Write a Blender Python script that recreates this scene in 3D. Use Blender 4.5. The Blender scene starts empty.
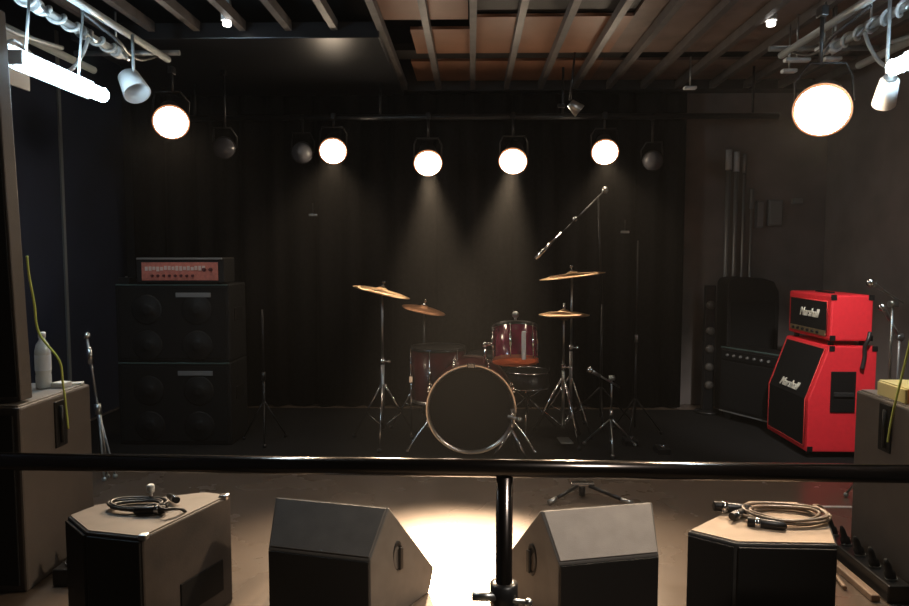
import bpy, bmesh, math, random
from mathutils import Vector, Matrix, Euler
random.seed(7)
S = bpy.context.scene
C = S.collection
PI = math.pi
CAM = Vector((0, 0, 1.35)); F = 700.0
CR = Euler((math.radians(90 - 4.09), 0, math.radians(1.35))).to_matrix()

def ray(px, py):
    return (CR @ Vector(((px - 454.5), -(py - 303.0), -F))).normalized()
def at(px, py, y=None, z=None, x=None):
    r = ray(px, py)
    t = (y - CAM.y) / r.y if y is not None else ((z - CAM.z) / r.z if z is not None else (x - CAM.x) / r.x)
    return CAM + r * t

# ------------------------------------------------------------ materials
MATS = {}
def mat(name, col, rough=0.6, metal=0.0, emit=None, es=0.0, noise=0.0, nscale=20.0, bump=0.0, bscale=150.0,
        col2=None, spec=0.5, alpha=None, trans=0.0, rvar=0.0, coat=0.0):
    m = bpy.data.materials.new(name); m.use_nodes = True
    nt = m.node_tree; b = nt.nodes['Principled BSDF']
    b.inputs['Base Color'].default_value = (*col, 1); b.inputs['Roughness'].default_value = rough
    b.inputs['Metallic'].default_value = metal; b.inputs['Specular IOR Level'].default_value = spec
    b.inputs['Transmission Weight'].default_value = trans; b.inputs['Coat Weight'].default_value = coat
    if emit: b.inputs['Emission Color'].default_value = (*emit, 1); b.inputs['Emission Strength'].default_value = es
    tc = nt.nodes.new('ShaderNodeTexCoord')
    if noise or col2 or rvar:
        n = nt.nodes.new('ShaderNodeTexNoise'); n.inputs['Scale'].default_value = nscale; n.inputs['Detail'].default_value = 6
        nt.links.new(tc.outputs['Object'], n.inputs['Vector'])
        if noise or col2:
            mx = nt.nodes.new('ShaderNodeMix'); mx.data_type = 'RGBA'
            c2 = col2 or tuple(min(1, c * (1 + noise)) for c in col)
            c1 = col if col2 else tuple(c * (1 - noise) for c in col)
            mx.inputs[6].default_value = (*c1, 1); mx.inputs[7].default_value = (*c2, 1)
            rp = nt.nodes.new('ShaderNodeValToRGB'); rp.color_ramp.elements[0].position = .25; rp.color_ramp.elements[1].position = .75
            nt.links.new(n.outputs['Fac'], rp.inputs['Fac']); nt.links.new(rp.outputs['Color'], mx.inputs[0])
            nt.links.new(mx.outputs[2], b.inputs['Base Color'])
        if rvar:
            mr = nt.nodes.new('ShaderNodeMapRange'); mr.inputs['To Min'].default_value = max(0.02, rough - rvar); mr.inputs['To Max'].default_value = rough + rvar
            nt.links.new(n.outputs['Fac'], mr.inputs['Value']); nt.links.new(mr.outputs['Result'], b.inputs['Roughness'])
    if bump:
        n2 = nt.nodes.new('ShaderNodeTexNoise'); n2.inputs['Scale'].default_value = bscale; n2.inputs['Detail'].default_value = 3
        bp = nt.nodes.new('ShaderNodeBump'); bp.inputs['Strength'].default_value = bump; bp.inputs['Distance'].default_value = .002
        nt.links.new(tc.outputs['Object'], n2.inputs['Vector']); nt.links.new(n2.outputs['Fac'], bp.inputs['Height'])
        nt.links.new(bp.outputs['Normal'], b.inputs['Normal'])
    MATS[name] = m
    return m

M_floor = mat('stage_floor', (.135, .10, .076), .27, noise=.10, nscale=2.2, bump=.05, bscale=60, rvar=.05)
M_hall = mat('hall_floor', (.05, .045, .04), .6, noise=.3)
M_wall = mat('black_wall', (.02, .019, .02), .75, noise=.2, nscale=3)
M_wallL = mat('dark_blue_wall', (.014, .021, .046), .7, noise=.2, nscale=3)
M_wallhaze = mat('haze_grey_wall', (.22, .19, .178), .7, noise=.2, nscale=3)  # grey raised to stand in for the lamp haze before the wall
M_ceil = mat('black_ceiling', (.012, .012, .013), .8)
M_soffit = mat('soffit', (.018, .018, .02), .3)
M_wood = mat('ceiling_wood', (.30, .15, .09), .5, noise=.12, nscale=6, bump=.2)
M_woodlow = mat('ceiling_wood_lowlit', (.2, .14, .115), .55, noise=.3, nscale=6)  # same boards, greyed for the weaker light and haze on the right
M_joist = mat('joist_paint', (.105, .09, .082), .5, noise=.25, nscale=12)
M_beam = mat('beam_dark', (.02, .017, .016), .6)
M_curtain = mat('black_curtain', (.008, .007, .007), .95, spec=.1, noise=.3, nscale=30)
M_tolex = mat('black_tolex', (.009, .009, .0095), .55, spec=.3, noise=.25, nscale=60, bump=.6, bscale=400)
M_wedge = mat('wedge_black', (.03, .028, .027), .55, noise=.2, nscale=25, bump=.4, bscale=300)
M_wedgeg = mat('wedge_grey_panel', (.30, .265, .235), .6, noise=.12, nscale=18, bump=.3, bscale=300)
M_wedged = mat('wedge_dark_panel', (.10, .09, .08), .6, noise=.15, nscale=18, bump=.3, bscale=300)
M_wedge1t = mat('wedge_paler_top', (.16, .13, .108), .5, noise=.15, nscale=12)  # top slightly lighter than the brown sides
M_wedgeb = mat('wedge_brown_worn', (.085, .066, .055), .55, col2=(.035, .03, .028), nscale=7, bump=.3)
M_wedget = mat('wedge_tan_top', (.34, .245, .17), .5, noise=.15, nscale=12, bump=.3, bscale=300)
M_sub = mat('sub_brown', (.105, .088, .075), .6, noise=.1, nscale=10, bump=.4, bscale=300)
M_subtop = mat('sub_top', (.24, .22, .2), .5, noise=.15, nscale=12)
M_grille = mat('grille', (.010, .010, .0105), .85, spec=.15, noise=.4, nscale=500)
M_cone = mat('speaker_cone', (.075, .068, .06), .5)
M_chrome = mat('chrome', (.75, .76, .78), .18, 1.0)
M_steel = mat('brushed_steel', (.5, .52, .52), .35, 1.0)
M_blackmetal = mat('black_metal', (.015, .015, .016), .35, .3)
M_railm = mat('rail_black', (.15, .13, .12), .18, 1.0)
M_cable = mat('cable_black', (.025, .024, .024), .4)
M_cablet = mat('cable_worn', (.20, .15, .11), .35)
M_white = mat('white_cable', (.75, .78, .78), .5)
M_pipe = mat('grey_pipe', (.42, .46, .47), .35, .3)
M_red = mat('red_tolex', (.83, .03, .045), .5, noise=.06, nscale=40, bump=.4, bscale=350)
M_redp = mat('red_piping', (.7, .06, .06), .4)
M_cream = mat('logo_cream', (.85, .83, .72), .5)
M_black = mat('black_plastic', (.007, .0065, .0065), .6, spec=.25)
M_rubber = mat('rubber', (.012, .012, .012), .8)
M_gold = mat('gold_trim', (.35, .26, .14), .4, .6)
M_bronze = mat('cymbal_bronze', (.97, .64, .38), .33, 1.0)
_b = M_bronze.node_tree.nodes['Principled BSDF']; _b.inputs['Anisotropic'].default_value = .85
_tn = M_bronze.node_tree.nodes.new('ShaderNodeTangent'); _tn.direction_type = 'RADIAL'; _tn.axis = 'Z'
M_bronze.node_tree.links.new(_tn.outputs[0], _b.inputs['Tangent'])
M_bronzed = mat('cymbal_dark', (.38, .19, .10), .45, .8, noise=.1, nscale=40)
M_drum = mat('drum_wine', (.22, .008, .045), .25, noise=.2, nscale=10, coat=.6)
M_drumd = mat('drum_wine_dark', (.10, .006, .012), .3, noise=.2, nscale=10, coat=.4)
M_head = mat('drum_head_black', (.006, .006, .006), .5, spec=.2)
M_skin = mat('drum_head_orange', (.95, .45, .3), .45)
_nt = M_skin.node_tree; _tr = _nt.nodes.new('ShaderNodeBsdfTranslucent'); _tr.inputs[0].default_value = (1, .50, .32, 1); _ms = _nt.nodes.new('ShaderNodeMixShader'); _ms.inputs[0].default_value = .8
_nt.links.new(_nt.nodes['Principled BSDF'].outputs[0], _ms.inputs[1]); _nt.links.new(_tr.outputs[0], _ms.inputs[2]); _nt.links.new(_ms.outputs[0], _nt.nodes['Material Output'].inputs['Surface'])
M_clear = mat('drum_head_clear', (.5, .5, .5), .2)
_nt = M_clear.node_tree; _tr = _nt.nodes.new('ShaderNodeBsdfTransparent'); _ms = _nt.nodes.new('ShaderNodeMixShader'); _ms.inputs[0].default_value = .85
_nt.links.new(_nt.nodes['Principled BSDF'].outputs[0], _ms.inputs[1]); _nt.links.new(_tr.outputs[0], _ms.inputs[2]); _nt.links.new(_ms.outputs[0], _nt.nodes['Material Output'].inputs['Surface'])
M_skinw = mat('drum_head_white', (.35, .33, .3), .5)
M_hoop = mat('hoop_chrome', (.62, .57, .52), .28, 1.0)
M_orange = mat('amp_panel', (.62, .20, .15), .45, noise=.2, nscale=40)
M_pmark = mat('panel_marks', (.75, .58, .52), .5)
M_pink = mat('panel_knob', (.12, .03, .03), .4)
M_badge = mat('badge', (.28, .28, .28), .4, .3)
M_teal = mat('trim_teal', (.10, .16, .15), .35, .3)
M_tube = mat('fluorescent_tube', (.9, .95, 1), .4, emit=(.62, .84, 1.0), es=58)
M_lens = mat('lit_lens', (1, .9, .8), .4, emit=(1.0, .80, .58), es=44)
M_lensbig = mat('lit_lens_big', (1, .9, .8), .4, emit=(1.0, .78, .55), es=100)
M_halo = mat('amber_halo', (.9, .4, .2), .4, emit=(1, .42, .2), es=.55)  # glow colour of the ring that stands in for the lamp halo
M_lensoff = mat('unlit_lens', (.09, .09, .10), .2, trans=0.0)
M_led = mat('small_lamp', (1, 1, 1), .4, emit=(1, .93, .85), es=5)
M_whitem = mat('white_housing', (.8, .83, .84), .45)
M_bottle = mat('bottle_plastic', (.85, .92, .95), .15, trans=.25)
M_blabel = mat('bottle_label', (.72, .8, .9), .5)
M_green = mat('yellow_green_cord', (.62, .72, .16), .5)
M_yellow = mat('pale_yellow', (.85, .75, .35), .5)
M_oran = mat('orange_box', (.8, .33, .10), .55)
M_paper = mat('paper', (.75, .75, .72), .7)
M_tape = mat('tape', (.8, .78, .76), .5)
M_tan = mat('tan_skid', (.36, .24, .16), .5, noise=.25)
M_redplug = mat('red_plug', (.45, .06, .05), .45)
M_panelg = mat('grey_panel', (.22, .23, .23), .5)
M_poleg = mat('grey_pole', (.30, .31, .31), .4, .5)

# ------------------------------------------------------------ mesh builder
class B:
    def __init__(s): s.bm = bmesh.new()
    def _xf(s, verts, M):
        if M is not None: bmesh.ops.transform(s.bm, matrix=M, verts=verts)
    def box(s, c, d, M=None, bev=0.0):
        r = bmesh.ops.create_cube(s.bm, size=1.0); v = r['verts']
        for q in v: q.co = Vector((q.co.x * d[0] + c[0], q.co.y * d[1] + c[1], q.co.z * d[2] + c[2]))
        if bev > 0:
            e = list({e for q in v for e in q.link_edges})
            r2 = bmesh.ops.bevel(s.bm, geom=e, offset=bev, segments=2, profile=.5, affect='EDGES')
            v = list({q for f in r2['faces'] for q in f.verts} | {q for q in v if q.is_valid})
        s._xf(v, M); return s
    def lathe(s, prof, M=None, n=28, cap=True):
        rings = []
        for r, z in prof:
            rings.append([s.bm.verts.new((r * math.cos(2 * PI * k / n), r * math.sin(2 * PI * k / n), z)) for k in range(n)])
        for a, b in zip(rings, rings[1:]):
            for k in range(n):
                f = s.bm.faces.new((a[k], a[(k + 1) % n], b[(k + 1) % n], b[k])); f.smooth = True
        if cap:
            s.bm.faces.new(list(reversed(rings[0]))); s.bm.faces.new(rings[-1])
        s._xf([v for r in rings for v in r], M); return s
    def cyl(s, p0, p1, r0, r1=None, n=14):
        p0 = Vector(p0); p1 = Vector(p1); d = p1 - p0
        M = Matrix.Translation(p0) @ d.to_track_quat('Z', 'Y').to_matrix().to_4x4()
        return s.lathe([(r0, 0), (r0 if r1 is None else r1, d.length)], M, n)
    def prism(s, poly, h0, h1, M=None, bev=0.0):
        a = [s.bm.verts.new((p[0], p[1], h0)) for p in poly]; b = [s.bm.verts.new((p[0], p[1], h1)) for p in poly]
        n = len(poly); fs = [s.bm.faces.new(list(reversed(a))), s.bm.faces.new(b)]
        for k in range(n): fs.append(s.bm.faces.new((a[k], a[(k + 1) % n], b[(k + 1) % n], b[k])))
        v = a + b
        if bev:
            e = list({e for f in fs for e in f.edges})
            r2 = bmesh.ops.bevel(s.bm, geom=e, offset=bev, segments=2, profile=.5, affect='EDGES')
            v = list({q for f in r2['faces'] for q in f.verts} | {q for q in v if q.is_valid})
        s._xf(v, M); return s
    def sphere(s, c, r, M=None):
        v = bmesh.ops.create_uvsphere(s.bm, u_segments=16, v_segments=10, radius=1)['verts']
        rr = r if hasattr(r, '__len__') else (r, r, r)
        for q in v: q.co = Vector((q.co.x * rr[0] + c[0], q.co.y * rr[1] + c[1], q.co.z * rr[2] + c[2]))
        for f in {f for q in v for f in q.link_faces}: f.smooth = True
        s._xf(v, M); return s
    def tube(s, pts, r, n=8, closed=False, sub=6):
        P = [Vector(p) for p in pts]
        if sub > 1 and len(P) > 2:
            Q = []; L = len(P); rng = L if closed else L - 1
            for i in range(rng):
                p0 = P[(i - 1) % L] if closed or i > 0 else P[0]; p1 = P[i]; p2 = P[(i + 1) % L]
                p3 = P[(i + 2) % L] if closed or i < L - 2 else P[-1]
                for k in range(sub):
                    t = k / sub
                    Q.append(.5 * ((2 * p1) + (p2 - p0) * t + (2 * p0 - 5 * p1 + 4 * p2 - p3) * t * t + (3 * p1 - p0 - 3 * p2 + p3) * t ** 3))
            if not closed: Q.append(P[-1])
            P = Q
        L = len(P); rings = []; up = None
        for i in range(L):
            t = (P[(i + 1) % L] - P[i - 1]) if closed or 0 < i < L - 1 else (P[1] - P[0] if i == 0 else P[-1] - P[-2])
            t.normalize()
            if up is None: up = Vector((0, 0, 1)) if abs(t.z) < .9 else Vector((1, 0, 0))
            a = t.cross(up)
            if a.length < 1e-5: a = t.cross(Vector((0, 1, 0.01)))
            a.normalize(); up = a.cross(t).normalized()
            rings.append([s.bm.verts.new(P[i] + r * (math.cos(2 * PI * k / n) * a + math.sin(2 * PI * k / n) * up)) for k in range(n)])
        for i in range(L if closed else L - 1):
            a = rings[i]; b = rings[(i + 1) % L]
            for k in range(n):
                f = s.bm.faces.new((a[k], b[k], b[(k + 1) % n], a[(k + 1) % n])); f.smooth = True
        if not closed: s.bm.faces.new(rings[0]); s.bm.faces.new(list(reversed(rings[-1])))
        return s
    def build(s, name, m, parent=None, loc=None, rot=None, label=None):
        bmesh.ops.recalc_face_normals(s.bm, faces=s.bm.faces)
        me = bpy.data.meshes.new(name); s.bm.to_mesh(me); s.bm.free(); me.materials.append(m)
        o = bpy.data.objects.new(name, me); C.objects.link(o)
        if parent: o.parent = parent
        if loc is not None: o.location = loc
        if rot is not None: o.rotation_euler = rot
        if label: o['label'] = label
        return o

def thing(name, label, cat, loc=(0, 0, 0), rz=0.0, group=None):
    o = bpy.data.objects.new(name, None); C.objects.link(o); o.empty_display_size = .1
    o.location = loc; o.rotation_euler = (0, 0, rz); o['label'] = label; o['category'] = cat
    if group: o['group'] = group
    return o
def tag(o, label, cat, group=None, kind=None):
    o['label'] = label; o['category'] = cat
    if group: o['group'] = group
    if kind: o['kind'] = kind
    return o
def struct(o, label=None):
    o['kind'] = 'structure'
    if label: o['label'] = label
    return o
def dup(root, loc, rz, label):
    r = root.copy(); C.objects.link(r); r.location = loc; r.rotation_euler = (0, 0, rz) if not hasattr(rz, '__len__') else rz; r['label'] = label
    def rec(a, b):
        for ch in list(a.children):
            c = ch.copy(); C.objects.link(c); c.parent = b; rec(ch, c)
    kids = list(root.children)
    rec(root, r)
    return r

RX = Matrix.Rotation(PI / 2, 4, 'X')      # z axis -> -y
def T(x, y, z): return Matrix.Translation((x, y, z))
def text(body, size, m, parent, loc, rot, name='logo', shear=.35, ext=.002, label=None):
    cu = bpy.data.curves.new(name, 'FONT'); cu.body = body; cu.size = size; cu.shear = shear; cu.extrude = ext
    cu.align_x = 'CENTER'; cu.align_y = 'CENTER'; cu.offset = .0015; cu.materials.append(m)
    tmp = bpy.data.objects.new(name, cu); C.objects.link(tmp); bpy.context.view_layer.update()
    me = bpy.data.meshes.new_from_object(tmp.evaluated_get(bpy.context.evaluated_depsgraph_get())); bpy.data.objects.remove(tmp)
    o = bpy.data.objects.new(name, me); C.objects.link(o); o.parent = parent; o.location = loc; o.rotation_euler = rot
    return o

# ------------------------------------------------------------ room
YB, XL, XR, YF, ZC = 6.25, -3.1, 3.1, -1.5, 3.05
struct(B().box((0, (2.12 + YB) / 2, -.05), (XR - XL, YB - 2.12, .1)).build('floor', M_floor))
struct(B().box((0, (YF + 2.12) / 2, -.30), (XR - XL, 2.12 - YF, .1)).build('floor.001', M_hall), 'lower hall floor before the stage')
struct(B().box((0, 2.105, -.125), (XR - XL, .03, .25)).build('trim_1', M_black), 'black front edge of the stage')
struct(B().box((0, YB + .05, 1.4), (XR - XL + .2, .1, 3.5)).build('wall_back', M_wall))
struct(B().box((XL - .05, 2.4, 1.4), (.1, YB - YF, 3.5)).build('wall_left', M_wallL))
struct(B().box((XR + .05, 2.4, 1.4), (.1, YB - YF, 3.5)).build('wall_right', M_wallhaze))
struct(B().box((0, YF - .05, 1.4), (XR - XL + .2, .1, 3.5)).build('wall_front', M_wall))
struct(B().box((0, 2.4, ZC + .05), (XR - XL + .2, YB - YF, .1)).build('ceiling', M_ceil))
n_tr = [1]
def trim(b, m, label, name=None):
    n_tr[0] += 1
    return struct(b.build(name or 'trim_%d' % n_tr[0], m), label)
# joists running away from the camera
for k in range(-9, 11):
    x = .01 + .287 * k
    yend = 6.05 if x > -.6 else 4.44
    if x < -2.4: continue
    trim(B().box((x, (2.2 + yend) / 2, 2.76), (.042, yend - 2.2, .06)), M_joist, 'grey ceiling joist')
# timber panels above the joists
def panel(x0, x1, y0, y1, m, z=2.815):
    trim(B().box(((x0 + x1) / 2, (y0 + y1) / 2, z), (x1 - x0, y1 - y0, .02)), m, 'timber ceiling board')
cy = lambda py: at(500, py, z=2.805).y
panel(-.60, -.02, 3.3, cy(19), M_wood); panel(-.40, .0, cy(29), cy(53), M_wood); panel(.0, 1.0, cy(17), cy(53), M_wood)
panel(-.46, 1.0, cy(61), 6.05, M_wood)
panel(1.0, 2.9, 3.0, cy(53), M_woodlow); panel(1.0, 2.9, cy(61), 6.05, M_woodlow)
trim(B().box((.25, (cy(53) + cy(61)) / 2, 2.85), (1.75, cy(61) - cy(53) + .02, .05)), M_beam, 'dark cross beam over the stage')
trim(B().box((.9, cy(17) - .2, 2.86), (1.8, .4, .05)), M_beam, 'dark cross beam nearer the hall')
# lowered ceiling section on the left
trim(B().box((-1.55, 5.27, 2.74), (1.95, 1.62, .10), bev=.006), M_soffit, 'lowered dark ceiling section')
trim(B().box((0, 6.15, 2.82), (6.0, .16, .18)), M_beam, 'dark beam along the back wall')
trim(B().box((XL + .01, 5.27, 1.5), (.014, .03, 3.0)), M_panelg, 'thin vertical strip on the left wall')

struct(B().box((2.46, YB - .008, 1.5), (1.27, .014, 3.0)).build('wall_back_haze', M_wallhaze), 'panel added at the right of the back wall, paled for lamp haze')  # added panel, its pale grey imitates haze
M_shadesheet = mat('shade_sheet', (.014, .0135, .0135), .95, noise=.3, nscale=60, spec=.1, bump=.5, bscale=500)  # black sheet added to darken the upstage floor
tag(B().box((0, 5.10, .001), (6.1, 1.80, .002)).build('shade_sheet', M_shadesheet), 'flat black carpet added to darken the floor under the drum kit and amplifiers', 'sheet')
# backdrop curtain in folds
def curtain(x0, x1, y, z0, z1, amp, n, name, m, label):
    b = B(); cols = []; seg = n * 8
    for i in range(seg + 1):
        t = i / seg; x = x0 + (x1 - x0) * t; yy = y + amp * math.sin(t * n * 2 * PI) + amp * .4 * math.sin(t * n * 3.3 * PI + 1)
        cols.append([b.bm.verts.new((x, yy, z0)), b.bm.verts.new((x + .01 * math.sin(i), yy, (z0 + z1) / 2)), b.bm.verts.new((x, yy, z1))])
    for a, c in zip(cols, cols[1:]):
        for k in range(2):
            f = b.bm.faces.new((a[k], c[k], c[k + 1], a[k + 1])); f.smooth = True
    o = b.build(name, m); md = o.modifiers.new('s', 'SOLIDIFY'); md.thickness = .012
    return tag(o, label, 'curtain')
curtain(-2.95, 1.82, 6.08, .01, 2.70, .035, 22, 'stage_curtain', M_curtain, 'wide black curtain hanging behind the drum kit')

# ------------------------------------------------------------ rail
rl = thing('hand_rail', 'black metal hand rail across the front with one post', 'railing', (.08, 1.95, -.271), math.radians(-1.25))
B().cyl((-1.75, 0, 1.012), (1.75, 0, 1.012), .0255, n=32).build('rail', M_railm, rl)
B().cyl((.016, 0, 0), (.016, 0, .99), .024, n=28).build('post', M_railm, rl)
b = B(); b.lathe([(.025, 0), (.04, .005), (.04, .075), (.025, .08)], T(.016, 0, .60)); b.build('clamp_collar', M_blackmetal, rl)
b = B(); b.cyl((-.075, -.02, .645), (0, -.02, .645), .013); b.cyl((.0, -.02, .640), (.085, -.03, .635), .007); b.sphere((.085, -.03, .635), .012)
b.build('clamp_knob', M_steel, rl)
b = B(); b.lathe([(.07, 0), (.07, .01), (.03, .014), (.03, .03)], T(.016, 0, 0)); b.build('floor_flange', M_blackmetal, rl)
# ------------------------------------------------------------ wedges (lying as usual)
def wedge(name_label, pos, rz, w, m_slope, mirror=1):
    """profile in (y,z): near side vertical, sloped panel, ridge, grille sloping to the stage side"""
    t = thing('monitor_speaker', name_label, 'speaker', pos, rz, 'floor monitors along the stage edge')
    prof = [(0, .0), (0, .275), (.115, .425), (.385, .09), (.355, .0)]; SP = .34
    kids0 = set(bpy.data.objects)
    Mx = Matrix(((0, 0, 1, 0), (1, 0, 0, 0), (0, 1, 0, 0), (0, 0, 0, 1)))
    b = B(); b.prism(prof, -w / 2, w / 2, Mx, bev=.006); b.build('cabinet', M_wedged, t)
    # black face towards the hall
    b = B(); b.box((0, -.004, .137), (w - .012, .010, .262), bev=.002); b.build('back_panel', M_black, t, label='black lower panel')
    # sloped panel
    a = math.atan2(.15, .115); L = math.hypot(.15, .115)
    Ms = T(0, .0575, .35) @ Matrix.Rotation(a, 4, 'X')
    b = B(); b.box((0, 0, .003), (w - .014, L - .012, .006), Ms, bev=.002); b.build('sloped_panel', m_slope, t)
    # grille
    a2 = math.atan2(-.335, .27); L2 = math.hypot(.335, .27)
    Mg = T(0, .25, .2575) @ Matrix.Rotation(a2, 4, 'X')
    b = B(); b.box((0, 0, .004), (w - .03, L2 - .03, .010), Mg, bev=.003); g = b.build('grille', M_grille, t)
    # handle cup on the inner side, with a grip and a jack
    sx = mirror * w / 2
    Mh = T(sx, .155, .225) @ Matrix.Rotation(mirror * PI / 2, 4, 'Y')
    b = B(); b.lathe([(.045, -.003), (.045, .003), (.036, .004), (.030, .002), (.028, .0015)], Mh @ Matrix.Diagonal((1.35, .62, 1, 1)), 24)
    h = b.build('handle_cup', M_black, t, label='dark oval handle recess')
    b = B(); b.box((sx + mirror * .008, .165, .215), (.008, .018, .085), bev=.003); b.build('grip', M_blackmetal, h)
    for y_, z_ in ((.02, .02), (.34, .02)):
        b = B(); b.box((0, y_, .006), (w - .1, .03, .012)); b.build('rubber_foot', M_rubber, t)
    for o in set(bpy.data.objects) - kids0:          # the box flares towards the grille
        for v in o.data.vertices: v.co.x *= 1 + 2 * SP * max(0, v.co.y - .03) / w
    return t
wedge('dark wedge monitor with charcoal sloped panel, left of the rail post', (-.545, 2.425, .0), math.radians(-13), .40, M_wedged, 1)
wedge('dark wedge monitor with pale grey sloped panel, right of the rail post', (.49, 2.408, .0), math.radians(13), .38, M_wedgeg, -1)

def upright(label, pts, h, side_edges, m_top, m_side, side_i):
    cx = sum(p[0] for p in pts) / len(pts); cy = sum(p[1] for p in pts) / len(pts)
    t = thing('monitor_speaker', label, 'speaker', (cx, cy, 0), 0, 'floor monitors along the stage edge')
    L = [(p[0] - cx, p[1] - cy) for p in pts]
    b = B(); b.prism(L, 0, h, bev=.008); b.build('cabinet', m_side, t)
    ins = [(x * .955, y * .955) for x, y in L]
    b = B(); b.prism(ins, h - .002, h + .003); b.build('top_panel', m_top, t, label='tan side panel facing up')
    for i in side_edges:
        a = Vector(L[i]); c = Vector(L[(i + 1) % len(L)]); d = c - a; mid = (a + c) / 2
        n = Vector((d.y, -d.x)).normalized()
        if n.dot(mid) < 0: n = -n
        R = Matrix.Rotation(math.atan2(d.y, d.x), 4, 'Z')
        b = B(); b.box((0, 0, 0), (d.length - .012, .012, h - .02), T(mid.x + n.x * .003, mid.y + n.y * .003, h / 2 - .002) @ R, bev=.003)
        b.build('panel' if i != side_i else 'grille', M_black if i != side_i else M_grille, t)
    # metal corner guard at the far right corner
    return t, (cx, cy)
def topo(L, z=.42): return [tuple(at(a, c, z=z).xy) for a, c in L]
W4 = topo([(687, 531), (736, 543), (838, 545), (829, 520), (797, 502), (748, 501)])
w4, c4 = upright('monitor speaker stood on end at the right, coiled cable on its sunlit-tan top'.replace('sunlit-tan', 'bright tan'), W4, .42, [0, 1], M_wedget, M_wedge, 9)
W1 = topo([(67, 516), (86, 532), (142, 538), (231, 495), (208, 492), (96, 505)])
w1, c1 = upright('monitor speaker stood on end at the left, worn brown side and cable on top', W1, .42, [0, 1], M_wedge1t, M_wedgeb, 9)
b = B(); b.box((W1[3][0] - .02 - c1[0], W1[3][1] - .02 - c1[1], .42), (.035, .035, .02), bev=.006); b.build('corner_guard', M_chrome, w1, label='shiny metal corner guard')
b = B(); b.box((W1[2][0] - c1[0], W1[2][1] + .012 - c1[1], .42), (.03, .03, .02), bev=.006); b.build('corner_guard', M_steel, w1)
# dark pocket in the side of the left upright monitor
a_ = Vector((W1[2][0] - c1[0], W1[2][1] - c1[1])); e_ = Vector((W1[3][0] - c1[0], W1[3][1] - c1[1])); d_ = e_ - a_; m_ = a_ + d_ * .62
R_ = Matrix.Rotation(math.atan2(d_.y, d_.x), 4, 'Z')
b = B(); b.box((0, 0, 0), (.22, .010, .12), T(m_.x, m_.y, .13) @ R_, bev=.003); b.build('handle_cup', M_black, w1, label='dark recess low in the brown side')

def coil(center, r, turns, name, m, label, cat, rad=.0055, squash=.6, seed=1, tail=None):
    rnd = random.Random(seed); pts = []
    n = turns * 10
    for i in range(n):
        a = 2 * PI * i / 10; rr = r * (1 + .18 * math.sin(a * .31 + seed) + rnd.uniform(-.05, .05))
        pts.append((center[0] + rr * math.cos(a) + .01 * math.sin(i * .7), center[1] + squash * rr * math.sin(a), center[2] + rad + .0012 * (i / 3) + .003 * (1 + math.sin(i * 1.3))))
    if tail: pts += tail
    t = thing(name, label, cat, center, 0)
    b = B(); b.tube([(p[0] - center[0], p[1] - center[1], p[2] - center[2]) for p in pts], rad); b.build('cord', m, t)
    return t
def plug(t, p, d, m=M_blackmetal, s=1.0):
    p = Vector(p); d = Vector(d).normalized()
    b = B(); M = Matrix.Translation(p) @ d.to_track_quat('Z', 'Y').to_matrix().to_4x4() @ Matrix.Scale(s, 4)
    b.lathe([(.004, -.03), (.008, -.025), (.0095, 0), (.0095, .04), (.0085, .042)], M, 16); o = b.build('connector', m, t)
    b = B(); b.lathe([(.0105, .018), (.0105, .028)], M, 16); b.build('ring', M_chrome, o)
# cable on left upright monitor
k = coil((-1.21, 2.46, .423), .085, 4, 'microphone_cable', M_cable, 'black cable coiled with plugs on the left upright monitor', 'cable', seed=2,
         tail=[(-1.08, 2.38, .45), (-1.03, 2.42, .435), (-1.012, 2.46, .36), (-1.005, 2.50, .2), (-1.0, 2.52, .03)])
plug(k, (.06, -.06, .016), (1, .15, 0), s=1.5); plug(k, (.10, .06, .02), (.8, -.9, 0.1), s=1.3)
k = coil((1.10, 2.42, .423), .125, 5, 'microphone_cable', M_cablet, 'brownish cable coiled with black plugs on the right upright monitor', 'cable', rad=.0052, seed=5, squash=.62,
         tail=[(1.24, 2.5, .44), (1.295, 2.52, .40), (1.31, 2.5, .2), (1.32, 2.48, .02)])
plug(k, (-.15, .045, .018), (-1, .1, .05), s=1.9); plug(k, (-.15, .0, .018), (-.6, -.5, .0), s=1.5); plug(k, (-.09, -.095, .014), (-1, .35, 0), s=1.7)
# small pale-headed plug standing on the left monitor's far edge
t = thing('jack_plug', 'small pale jack plug standing up behind the left cable coil', 'plug', (*at(151, 501, z=.423).xy, .423))
b = B(); b.lathe([(.006, 0), (.006, .03), (.013, .035), (.014, .058), (.009, .064)]); b.build('plug_body', M_whitem, t)

# ------------------------------------------------------------ side fill subs
def sub(label, x0, x1, y0, y1, h, inner):
    cx = (x0 + x1) / 2; cy = (y0 + y1) / 2
    t = thing('side_speaker', label, 'speaker', (cx, cy, 0), 0, 'side speakers at the stage corners')
    w = x1 - x0; d = y1 - y0; s = inner
    b = B(); b.box((0, 0, h / 2), (w, d, h), bev=.01); b.build('cabinet', M_sub, t)
    b = B(); b.box((0, 0, h + .002), (w - .03, d - .03, .006), bev=.002); b.build('top_panel', M_subtop, t)
    b = B(); b.box((0, -d / 2 - .004, h / 2), (w - .05, .012, h - .06), bev=.003); b.build('grille', M_grille, t)
    hy = 2.925 - cy
    b = B(); b.box((s * w / 2, hy, .62), (.014, .085, .20), bev=.004); hh = b.build('handle_cup', M_black, t, label='dark recessed handle')
    b = B(); b.cyl((s * (w / 2 + .012), hy - .01, .54), (s * (w / 2 + .012), hy - .01, .70), .008); b.build('grip', M_blackmetal, hh)
    return t
sub('brown-grey speaker cabinet at the left edge, water bottle on top', -2.5, -1.765, 2.66, 3.17, .745, 1)
sub('brown-grey speaker cabinet at the right edge, beside the red amplifier stack', 1.735, 2.5, 2.62, 3.16, .735, -1)
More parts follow.
